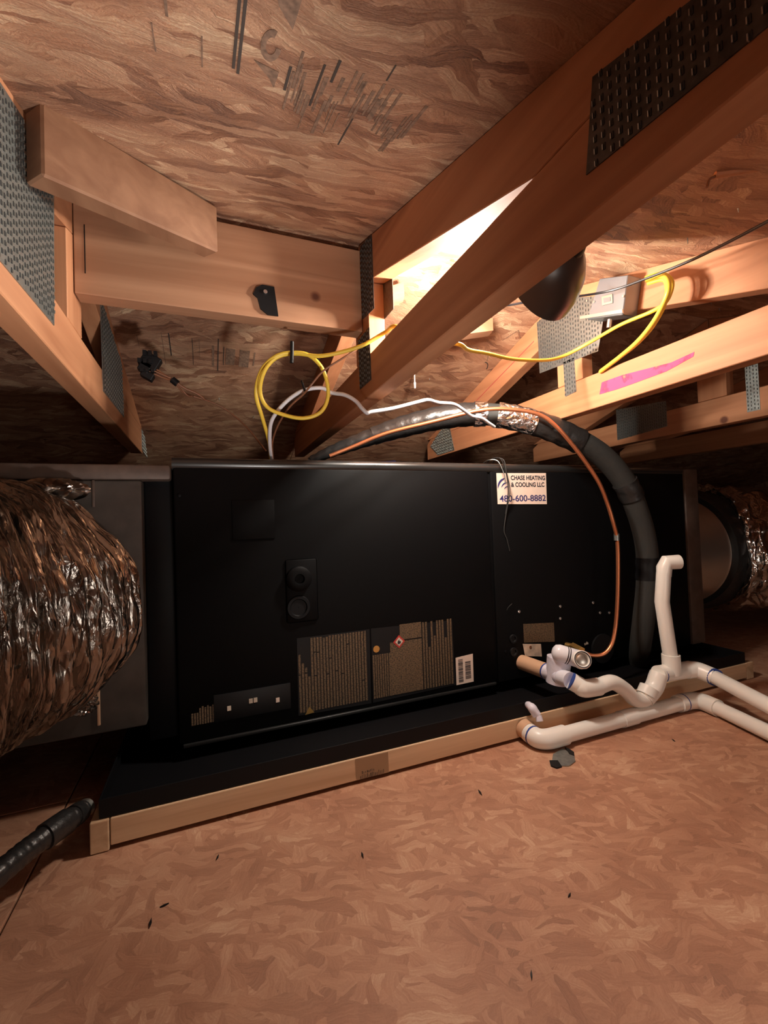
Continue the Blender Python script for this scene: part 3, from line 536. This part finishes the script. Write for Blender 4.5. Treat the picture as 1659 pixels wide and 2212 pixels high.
def wrap(i0, i1, extra, mt, nm='tape_wrap'):
    def rf(i, a, r): return r + extra + .0012 * math.sin(a * 2 + i * 1.7)
    return build(nm, sweep(NB(), path[i0:i1], rad[i0:i1], 22, True, rf), mt, ls, True)
wrap(1, 23, .0015, 'tape'); wrap(22, 51, .0025, 'tape'); wrap(56, 76, .003, 'tape'); wrap(91, 97, .003, 'tape'); wrap(113, 120, .0015, 'blackmatte')
wrap(47, 51, .0042, 'foiltape', 'foil_tape'); wrap(53, 64, .0045, 'foiltape', 'foil_tape')
cl = thing('copper_line', 'thin bare copper tube curving down in front of the right hand door', 'pipe', (1.0184, 0.9500, 0.1507))
CP = [(0.3218, 1.2000, 0.7412), (0.3957, 1.1800, 0.7702), (0.4748, 1.1450, 0.8009), (0.5870, 1.0900, 0.8260), (0.7097, 1.0200, 0.8502), (0.7876, 0.9800, 0.8464), (0.8530, 0.9500, 0.8276), (0.8921, 0.9300, 0.7895), (0.9418, 0.9250, 0.7394), (0.9862, 0.9250, 0.6914), (1.0296, 0.9250, 0.6370), (1.0635, 0.9300, 0.5777), (1.0818, 0.9300, 0.5240), (1.0992, 0.9350, 0.4765), (1.1040, 0.9400, 0.4021), (1.1020, 0.9450, 0.3076), (1.0953, 0.9500, 0.2268), (1.0774, 0.9500, 0.1755), (1.0506, 0.9550, 0.1487), (1.0221, 0.9700, 0.1435), (0.9995, 0.9850, 0.1535)]
tube('copper_tube', CP, .0056, 'copper', cl, 8, 12)
a = Vector((1.0978, 0.9350, 0.4832)); build('brazed_joint', cyl(NB(), a + Vector((0, 0, .010)), a - Vector((0, 0, .010)), .0075), 'galv', cl, True)
a = Vector((0.9961, 0.9850, 0.1553)); b2 = Vector((0.9982, 1.0200, 0.1597)); bm = NB(); cyl(bm, a, b2, .0135, None, 6); build('flare_nut', bm, 'brass', cl); build('fitting_stub', cyl(NB(), b2, (b2.x - .005, 1.0405, b2.z), .009), 'brass', cl, True)

# small rubbish behind the unit
pb = thing('pipe_bundle', 'dark flat bundle with a blue patch just behind the top edge of the air handler', 'pipe', (0.5486, 1.3500, 0.7695))
a = Vector((0.4359, 1.3500, 0.7714)); b2 = Vector((0.7313, 1.3500, 0.7787)); build('dark_sleeve', sweep(NB(), smooth_path([(a.x, 1.35, .722), ((a.x + b2.x) / 2, 1.35, .738), (b2.x, 1.35, .722)], 8), .018, 12), 'tape', pb, True)
build('blue_wrap', cyl(NB(), (a.x + .10, 1.35, .7335), (a.x + .15, 1.35, .737), .0192), 'bluetape', pb, True)

# ================================================================== PVC DRAINS
def pvc(bm, pts, r=.0165, sub=6): return sweep(bm, [Vector(p) for p in pts], r, 20)
def elbow(name, a, c, b_, r, parent, material='pvc'):      # short curved fitting a -> corner c -> b
    a, c, b_ = Vector(a), Vector(c), Vector(b_); pth = [a] + [(a.lerp(c, .45)).lerp(c, 0)] + [((1 - t) ** 2) * a.lerp(c, .45) + 2 * t * (1 - t) * c + t * t * c.lerp(b_, .55) for t in [i / 8 for i in range(1, 9)]] + [b_]
    o = build(name, sweep(NB(), pth, r, 20), material, parent, True); return o
def band(a, b_, r, parent, name='primer_band'): return build(name, cyl(NB(), a, b_, r), 'blue', parent, True)
d2 = thing('pan_drain_pipe', 'lower white PVC drain pipe lying on the floor along the frame, turning toward the viewer', 'pipe', (.72, .84, 0))
R1, R2 = .0185, .0225; zc = .0228
build('adapter', cyl(NB(), (.712, .8995, .030), (.712, .880, .027), .023, .0225), 'tan', d2, True)
e = elbow('elbow', (.712, .881, .026), (.714, .840, zc), (.785, .840, zc), R2, d2); band((.713, .868, .0248), (.713, .863, .0246), .0229, e)
build('pipe', cyl(NB(), (.784, .840, zc), (1.215, .840, zc), R1), 'pvc', d2, True)
build('coupling', cyl(NB(), (.97, .840, zc), (1.02, .840, zc), R2 - .002), 'pvc', d2, True)
e = elbow('elbow', (1.185, .840, zc), (1.262, .840, zc), (1.250, .775, zc), R2, d2); band((1.205, .840, zc), (1.208, .840, zc), .0229, e)
build('pipe', cyl(NB(), (1.2500, .776, zc), (1.165, .46, zc), R1), 'pvc', d2, True)
d1 = thing('condensate_drain', 'upper white PVC condensate drain with trap, clear float switch tee and tall vent', 'pipe', (1.24, .84, .02))
# stub out of the unit
s_a = Vector((0.8465, 1.0000, 0.1338)); s_b = Vector((0.8386, 0.9550, 0.1317)); s_c = Vector((0.8376, 0.9000, 0.1341)); s_d = Vector((0.8341, 0.8650, 0.1364))
build('stub_port', cyl(NB(), (s_a.x - .02, 1.041, s_a.z), s_b, .021), 'tan', d1, True)
band(s_b, s_b.lerp(s_c, .08), .0222, d1)
ct = build('clear_tee', cyl(NB(), s_b.lerp(s_c, .05), s_c, .0215), 'pvcclear', d1, True)
bm = NB(); t0 = s_b.lerp(s_c, .55); cyl(bm, t0 + Vector((.004, -.004, -.022)), t0 + Vector((.012, -.008, .045)), .028, .031); build('tee_branch', bm, 'pvcclear', ct, True)
# float switch: a white capsule lying across the top of the clear tee
fa = Vector((0.8320, 0.9050, 0.1967)); fb_ = Vector((0.8877, 0.8700, 0.1766)); dv = (fb_ - fa).normalized()
fs = build('float_switch', lathe(NB(), [(-.012, .0001), (-.011, .010), (-.006, .018), (.004, .0215), ((fb_ - fa).length - .004, .0225), ((fb_ - fa).length + .008, .019), ((fb_ - fa).length + .014, .009), ((fb_ - fa).length + .015, .0001)], fa, dv, 26), plain('white_switch_plastic', (.80, .80, .86), .25), d1, True)
for k in (.022, .027): build('switch_groove', lathe(NB(), [(k, .0222), (k + .0012, .0226), (k + .0024, .0222)], fa, dv, 26), 'print', fs, True)
e1 = Vector((0.8548, 0.8450, 0.1908)); vdir = (Vector((0, 0, .55)) - e1).normalized()
build('switch_eye', lathe(NB(), [(-.012, .022), (.004, .022), (.006, .020), (.003, .016), (-.001, .015), (-.001, .0001)], e1, vdir + Vector((.35, 0, 0)), 28), 'pvc', fs, True)
build('switch_eye_ring', lathe(NB(), [(.0045, .0205), (.0070, .0195), (.0045, .0175)], e1, vdir + Vector((.35, 0, 0)), 28), 'print', fs, True)
build('switch_eye_glass', lathe(NB(), [(.001, .0148), (.0035, .010), (.004, .0001)], e1, vdir + Vector((.35, 0, 0)), 28), 'collar', fs, True)
# trap
q0 = s_c; q1 = s_d; q2 = Vector((0.8581, 0.8450, 0.1194)); q3 = Vector((0.9057, 0.8450, 0.1158)); q4 = Vector((0.9520, 0.8450, 0.1186)); q5 = Vector((0.9962, 0.8450, 0.0921)); q6 = Vector((1.0279, 0.8450, 0.0625)); q7 = Vector((1.0652, 0.8450, 0.0557)); q8 = Vector((1.1020, 0.8450, 0.0787)); q9 = Vector((1.125, .845, .112)); 
build('socket', cyl(NB(), q0.lerp(q1, -.2), q1, .0205), plain('milky_pvc', (.76, .76, .84), .3), d1, True); band(q1, q1.lerp(q2, .10), .0216, d1)
build('elbow', sweep(NB(), smooth_path([q1, q1.lerp(q2, .6), q2, q3], 8), .0215, 20), 'pvc', d1, True)
build('trap', sweep(NB(), smooth_path([q3.lerp(q2, .15), q3, q4, q5, q6, q7, q8], 10), .0190, 20), 'pvc', d1, True)
build('elbow', sweep(NB(), smooth_path([q7, q8, q9.lerp(q8, .3), q9], 8), .0225, 20), 'pvc', d1, True)
build('socket_lip', cyl(NB(), q7 + Vector((.004, -.002, .010)), q7 + Vector((.018, -.002, .028)), .0235), 'pvc', d1, True)
tz = .108; build('tee', sweep(NB(), [q9.lerp(Vector((1.245, .84, tz)), -.03), Vector((1.245, .84, tz))], .0225, 20), 'pvc', d1, True)
band((1.130, .845, tz + .003), (1.133, .845, tz + .003), .0231, d1)
vb = Vector((1.168, .84, tz)); vt = Vector((1.1559, 0.8400, 0.3746)); vm = Vector((1.1437, 0.8400, 0.3062))
build('tee_branch', cyl(NB(), vb, vb + Vector((0, 0, .052)), .0225), 'pvc', d1, True)
build('vent_pipe', sweep(NB(), [vb + Vector((0, .001, .04)), vm, vt + Vector((0, 0, .01))], .0180, 20), 'pvc', d1, True)
ve = vt + Vector((.003, 0, .036)); build('vent_elbow', sweep(NB(), [vt, ve - Vector((0, 0, .012)), ve + Vector((.006, -.002, .001)), ve + Vector((.038, -.016, .002))], [.0180, .0190, .0200, .0195], 20), 'pvc', d1, True)
o1 = Vector((1.245, .84, tz)); o2 = Vector((1.262, .79, .100)); o3 = Vector((1.1883, 0.5923, 0.0880)); dr = (o3 - o2).normalized()
build('elbow', sweep(NB(), smooth_path([o1 - Vector((.02, 0, 0)), o1 + Vector((.008, -.012, 0)), o2], 8), .0225, 20), 'pvc', d1, True); band(o2, o2 + dr * .007, .0231, d1)
build('outlet_pipe', cyl(NB(), o2, o2 + dr * .55, .0185), 'pvc', d1, True)
vv = thing('drain_plug', 'small clouded lilac-white plastic plug stuck on the pan edge above the lower pipe', 'plug', (0.7234, 0.8700, 0.0751))
a = Vector((0.7253, 0.9000, 0.0860)); b2 = Vector((0.7253, 0.8800, 0.0821)); c = Vector((0.7342, 0.8700, 0.0675)); dd_ = Vector((0.7334, 0.8650, 0.0551))
build('plug_body', sweep(NB(), smooth_path([a, b2, c], 6), [.006, .008, .009, .009, .010, .011, .011, .011, .010, .009, .009, .008, .008][:13], 14), 'pvcclear', vv, True)
build('plug_nozzle', cyl(NB(), c, dd_, .0075, .0085), 'pvcclear', vv, True)
build('plug_wing', cyl(NB(), b2 + Vector((-.006, 0, -.004)), b2 + Vector((.002, -.006, -.018)), .0045), 'pvcclear', vv, True)
sc_ = thing('foil_scrap', 'grey torn scrap with black ends lying on the floor in front of the lower pipe', 'scrap', (0.7283, 0.7893, 0.0020))
build('scrap_sheet', extr(NB(), [(0.7252, 0.8148, 0.0010), (0.7620, 0.8245, 0.0010), (0.7644, 0.7915, 0.0010), (0.7481, 0.7713, 0.0010), (0.7224, 0.7630, 0.0010), (0.7000, 0.7736, 0.0010), (0.7016, 0.7935, 0.0010)], (0, 0, .0015)), 'galv', sc_)
build('black_end', extr(NB(), [(0.6976, 0.7964, 0.0005), (0.7141, 0.7886, 0.0005), (0.7047, 0.7663, 0.0005), (0.6910, 0.7669, 0.0005), (0.6858, 0.7793, 0.0005)], (0, 0, .003)), 'blackmatte', sc_)
build('black_end', extr(NB(), [(0.7706, 0.8261, 0.0005), (0.7740, 0.8152, 0.0005), (0.7727, 0.7998, 0.0005), (0.7615, 0.7874, 0.0005), (0.7572, 0.7982, 0.0005)], (0, 0, .003)), 'blackmatte', sc_)

# ================================================================== CABLES
yc = thing('yellow_cable', 'yellow electrical cable with a big loop hanging at the ridge, running behind the nearest truss', 'cable', (0.1413, 1.0600, 0.7156))
YP = [(0.1459, 1.0900, 0.7033), (0.1345, 1.0400, 0.7501), (0.1167, 1.0000, 0.7936), (0.1020, 0.9700, 0.8357), (0.1126, 0.9500, 0.8801), (0.1394, 0.9300, 0.9054), (0.1717, 0.9200, 0.9131), (0.2068, 0.9100, 0.9074), (0.2358, 0.9100, 0.8786), (0.2481, 0.9200, 0.8326), (0.2350, 0.9300, 0.7959), (0.2012, 0.9400, 0.7812), (0.1632, 0.9500, 0.7864), (0.1235, 0.9550, 0.8032), (0.1085, 0.9500, 0.8354), (0.1181, 0.9400, 0.8773), (0.1442, 0.9300, 0.9049), (0.1814, 0.9200, 0.9122), (0.2262, 0.9000, 0.9048), (0.2712, 0.8800, 0.9113), (0.3111, 0.8600, 0.9229), (0.3553, 0.8450, 0.9489), (0.3580, 0.7931, 0.9388), (.43, .84, .935), (0.4700, 0.7534, 0.9029), (0.5200, 0.7854, 0.9077), (0.5800, 0.8075, 0.9157), (0.6800, 0.8384, 0.9240), (0.8000, 0.8629, 0.9432), (0.8700, 0.8717, 0.9659), (0.9000, 0.8240, 0.9822), (0.9000, 0.7297, 0.9886), (0.9000, 0.6496, 0.9841), (0.8950, 0.6149, 0.9887), (0.9000, 0.6048, 1.0232), (0.9000, 0.6253, 1.0518), (0.9000, 0.6617, 1.0633)]
tube('cable', YP, .0042, 'yellow', yc, 8, 10)
for q in ((0.1698, 0.9150, 0.9091),): x, y, z = q; tube('cable_tie', [(x - .001, y - .007, z - .022), (x, y - .009, z), (x + .001, y - .008, z + .022)], .004, 'blackmatte', yc)
yt = thing('yellow_cable', 'pair of yellow cables looping from the metal box down to the lit chord', 'cable', (0.9300, 0.8125, 0.9130))
tube('cable', [(0.9000, 0.6588, 1.0557), (0.8900, 0.6185, 1.0424), (0.8850, 0.6024, 1.0174), (0.8850, 0.6075, 0.9931), (0.9000, 0.6454, 0.9640), (0.9150, 0.6966, 0.9413), (0.9300, 0.7580, 0.9284), (0.9420, 0.8260, 0.9163)], .0052, 'yellow', yt)
tube('cable', [(0.9000, 0.6570, 1.0486), (0.9000, 0.6201, 1.0352), (0.9000, 0.6203, 0.9921), (0.9100, 0.6585, 0.9560), (0.9250, 0.7165, 0.9364), (0.9400, 0.7795, 0.9281), (0.9440, 0.8307, 0.9156)], .0042, 'yellow', yt)
wc = thing('white_cable', 'white cable looping up from behind the unit and resting over the black line', 'cable', (0.1392, 1.0600, 0.7155))
WP = [(0.1481, 1.0900, 0.7033), (0.1373, 1.0400, 0.7394), (0.1354, 1.0000, 0.7790), (0.1490, 0.9700, 0.8036), (0.1744, 0.9500, 0.8274), (0.2009, 0.9300, 0.8398), (0.2341, 0.9200, 0.8436), (0.2568, 0.9250, 0.8367), (0.2794, 0.9000, 0.8262), (0.2963, 0.8800, 0.8090), (0.3050, 0.8650, 0.7899), (0.3142, 0.8600, 0.7795), (0.3253, 0.8700, 0.7846), (0.3922, 0.9000, 0.8044), (0.4668, 0.9200, 0.8297), (0.4968, 0.9300, 0.8389), (0.5312, 0.9400, 0.8372), (0.5790, 0.9500, 0.8397), (0.6118, 0.9600, 0.8302), (0.6461, 0.9750, 0.8203), (0.6809, 0.9800, 0.8173), (0.7109, 0.9900, 0.8075), (0.7358, 1.0000, 0.8008)]
tube('cable', WP, .0043, 'white', wc, 7, 10)
x, y, z = (0.1969, 0.9300, 0.8395); tube('cable_tie', [(x - .004, y - .003, z + .018), (x, y - .006, z), (x + .004, y - .003, z - .006)], .0025, 'blackmatte', wc)
bw = thing('thermostat_wire', 'thin brown wire from the ridge past the yellow loop to the unit top', 'wire', (0.1494, 1.0800, 0.7188))
tube('wire', [(0.3700, 0.8643, 0.9609), (0.3309, 0.8700, 0.9392), (0.2796, 0.8750, 0.9025), (0.2326, 0.8900, 0.8716), (0.2064, 0.9000, 0.8412), (0.1946, 0.9250, 0.8279), (0.1705, 0.9600, 0.8075), (0.1520, 1.0100, 0.7768), (0.1453, 1.0600, 0.7432), (0.1539, 1.1000, 0.7048)], .0021, 'brownwire', bw, 8, 8)
bk = thing('lamp_cord', 'thin black cord running from the work light across to the right edge', 'cord', (.6, .6, 1.02))
tube('cord', [c0 + dd * -.088, (.585, .60, 1.0), (0.6200, 0.7876, 1.0243), (0.6800, 0.7828, 1.0344), (0.7600, 0.7817, 1.0540), (0.8300, 0.7536, 1.0600), (0.8600, 0.7046, 1.0530), (0.8600, 0.6272, 1.0378), (0.8500, 0.5450, 1.0204), (0.8300, 0.4693, 1.0043), (0.8000, 0.3882, 0.9861), (0.7600, 0.3160, 0.9659)], .0027, 'blackwire', bk, 8, 8)
cn = thing('wire_connector', 'black multi-pin connector with a tied tail of wires hanging before the left roof slope', 'connector', (-0.1140, 1.1200, 0.9260))
for (px, s) in (((-0.1138, 1.1200, 0.9335), (.019, .012, .017)), ((-0.1244, 1.1200, 0.9196), (.012, .012, .012)), ((-0.1201, 1.1200, 0.9020), (.013, .011, .008))):
    x, y, z = px; bm = NB(); box(bm, x - s[0], x + s[0], y - s[1], y + s[1], z - s[2], z + s[2], .002); bmesh.ops.rotate(bm, verts=bm.verts, cent=Vector(px), matrix=Matrix.Rotation(.5, 3, 'Y'))
    for k in range(3): box(bm, x - .014 + k * .011, x - .007 + k * .011, y - s[1] - .004, y + .004, z + s[2] * .6, z + s[2] + .005)
    build('connector_block', bm, 'blackmatte', cn)
tube('wire', [(-0.1075, 1.1200, 0.9213), (-0.0887, 1.1200, 0.9092), (-0.0658, 1.1200, 0.8961), (-0.0449, 1.1300, 0.8834), (-0.0181, 1.1400, 0.8751), (-0.0030, 1.1500, 0.8655), (-0.0257, 1.1500, 0.8706)], .003, 'brownwire', cn)
tube('wire', [(-0.1165, 1.1150, 0.9113), (-0.0908, 1.1200, 0.9014), (-0.0639, 1.1200, 0.8919), (-0.0476, 1.1400, 0.8751), (-0.0135, 1.1600, 0.8698), (0.0401, 1.1800, 0.8555), (0.0952, 1.1800, 0.8109), (0.1433, 1.1600, 0.7429)], .0022, 'brownwire', cn)
tube('wire', [(-0.1085, 1.1100, 0.9125), (-0.0855, 1.1150, 0.9046), (-0.0638, 1.1200, 0.8963), (-0.0413, 1.1300, 0.8683), (-0.0285, 1.1400, 0.8665)], .0016, 'brownwire', cn)
x, y, z = (-0.0648, 1.1200, 0.8940); build('tie', cyl(NB(), (x - .005, y, z + .004), (x + .006, y, z - .005), .008), 'blackmatte', cn, True)
hk = thing('white_hook_wire', 'short white wire end hanging from the roof behind the nearest truss', 'wire', (0.6635, 1.3338, 1.0624))
x, y, z = (0.6635, 1.3338, 1.0624); build('wire_end', cyl(NB(), (x, y, z + .001), (x, y, z - .045), .0025), 'white', hk, True); build('wire_tip', cyl(NB(), (x, y, z - .042), (x, y, z - .062), .0045, .003), 'white', hk, True)
h2 = thing('bent_nail', 'bent nail with a pale splinter poking from the roof near upper right', 'nail', (0.6619, 0.3811, 1.0143))
x, y, z = (0.6499, 0.3739, 1.0121); tube('nail_shaft', [(x + .012, y - .004, z + .001), (x + .004, y, z - .006), (x - .003, y + .003, z - .010), (x - .006, y + .005, z - .02)], .0018, 'brownwire', h2); build('splinter', cyl(NB(), (x + .004, y, z - .004), (x + .05, y - .03, z - .006), .005, .003, 8), 'wood_y', h2)

# ---- junction box on the lit truss
jb = thing('junction_box', 'galvanized metal junction box fixed beside the square plate on the lit truss', 'box', (.92, .76, 1.06))
P4 = [(0.9000, 0.7807, 1.1248), (0.9000, 0.7046, 1.0928), (0.9000, 0.7224, 1.0092), (0.9000, 0.8235, 1.0434)]
yl, yr = P4[0][1], P4[1][1]
build('box_body', extr(NB(), P4, (.0455, 0, 0), .0015), 'steelbox', jb)
bm = NB(); a = Vector((0.8980, 0.8404, 1.0507)); b2 = Vector((0.8980, 0.7182, 1.0113)); extr(bm, [a, b2, b2 + Vector((0, 0, .008)), a + Vector((0, 0, .008))], (-.004, 0, 0)); build('cover_lip', bm, 'galv_bright', jb)
q = Vector((0.8993, 0.7596, 1.0596)); build('knockout_frame', extr(NB(), [(q.x, q.y + .016, q.z - .004), (q.x, q.y - .014, q.z - .012), (q.x, q.y - .014, q.z + .010), (q.x, q.y + .016, q.z + .018)], (-.0015, 0, 0), .0004), 'galv_bright', jb); build('knockout', extr(NB(), [(q.x - .0015, q.y + .010, q.z), (q.x - .0015, q.y - .009, q.z - .005), (q.x - .0015, q.y - .009, q.z + .005), (q.x - .0015, q.y + .010, q.z + .011)], (-.001, 0, 0)), 'steelbox', jb)
for qq in ((0.8992, 0.8201, 1.0890), (0.8992, 0.7979, 1.0759), (0.8992, 0.7171, 1.0497)): build('screw', lathe(NB(), [(0, .003), (.002, .0025), (.002, .0001)], qq, (-1, 0, 0), 10), 'screw', jb, True)
a = Vector((0.9000, 0.7562, 1.0134)); build('clamp', cyl(NB(), a, a + Vector((0, .004, -.018)), .006), 'screw', jb, True)

# ---- black hose at the lower left
ho = thing('black_hose', 'black corrugated hose with taped joints entering at the lower left edge', 'hose', (-0.2369, 0.8600, 0.0846))
HP = smooth_path([(-0.2182, 0.9300, 0.0622), (-0.2284, 0.9000, 0.0689), (-0.2459, 0.8700, 0.0714), (-0.2668, 0.8400, 0.0708), (-0.2865, 0.8000, 0.0711), (-0.3216, 0.7400, 0.0678)], 10)
build('hose', sweep(NB(), HP, .017, 18, True, lambda i, a, r: r + .0008 * math.sin(i * 2.2)), 'tape', ho, True)
build('hose_cuff', sweep(NB(), HP[12:24], .0205, 18), 'tape', ho, True); build('hose_cuff', sweep(NB(), HP[3:9], .0185, 18), 'tape', ho, True)
build('hose_end', lathe(NB(), [(0, .014), (.012, .016), (.016, .013), (.016, .0001)], HP[0], (HP[0] - HP[1]), 18), 'collar', ho, True)

# floor debris: dark splinters on the boards
SPL = ['tiny black speck on the floor, left of centre below the frame corner', 'thin dark splinter on the floor just below the middle of the frame board', 'thin upright dark splinter on the floor under the grade stamp', 'dark speck nearest the viewer, low right of centre on the floor', 'small dark chip close in front of the left part of the frame board', 'dark chip in the middle right of the floor, well below the pipes', 'thin dark sliver on the floor, leftmost of the splinters', 'small dark chip on the floor beneath the turn of the lower pipe']
for i, (q, l, an) in enumerate((((-0.0729, 0.7353, 0.0004), .010, .2), ((0.4931, 0.7660, 0.0004), .016, 1.4), ((0.2236, 0.7072, 0.0004), .012, 1.5), ((0.3466, 0.4425, 0.0004), .010, .9), ((0.0012, 0.8028, 0.0004), .010, 1.2), ((0.4722, 0.5098, 0.0004), .008, .4), ((-0.0883, 0.7114, 0.0004), .014, 1.5), ((1.0262, 0.7417, 0.0004), .010, 1.2))):
    x, y, z = q; l *= .6; dx, dy = math.cos(an) * l, math.sin(an) * l; nx, ny = -dy * .2, dx * .2
    o = build('wood_splinter', extr(NB(), [(x - dx, y - dy, z), (x + nx, y + ny, z), (x + dx, y + dy, z), (x - nx, y - ny, z)], (0, 0, .002)), 'blackmatte'); tag(o, SPL[i], 'splinter', 'dark splinters scattered on the floor')
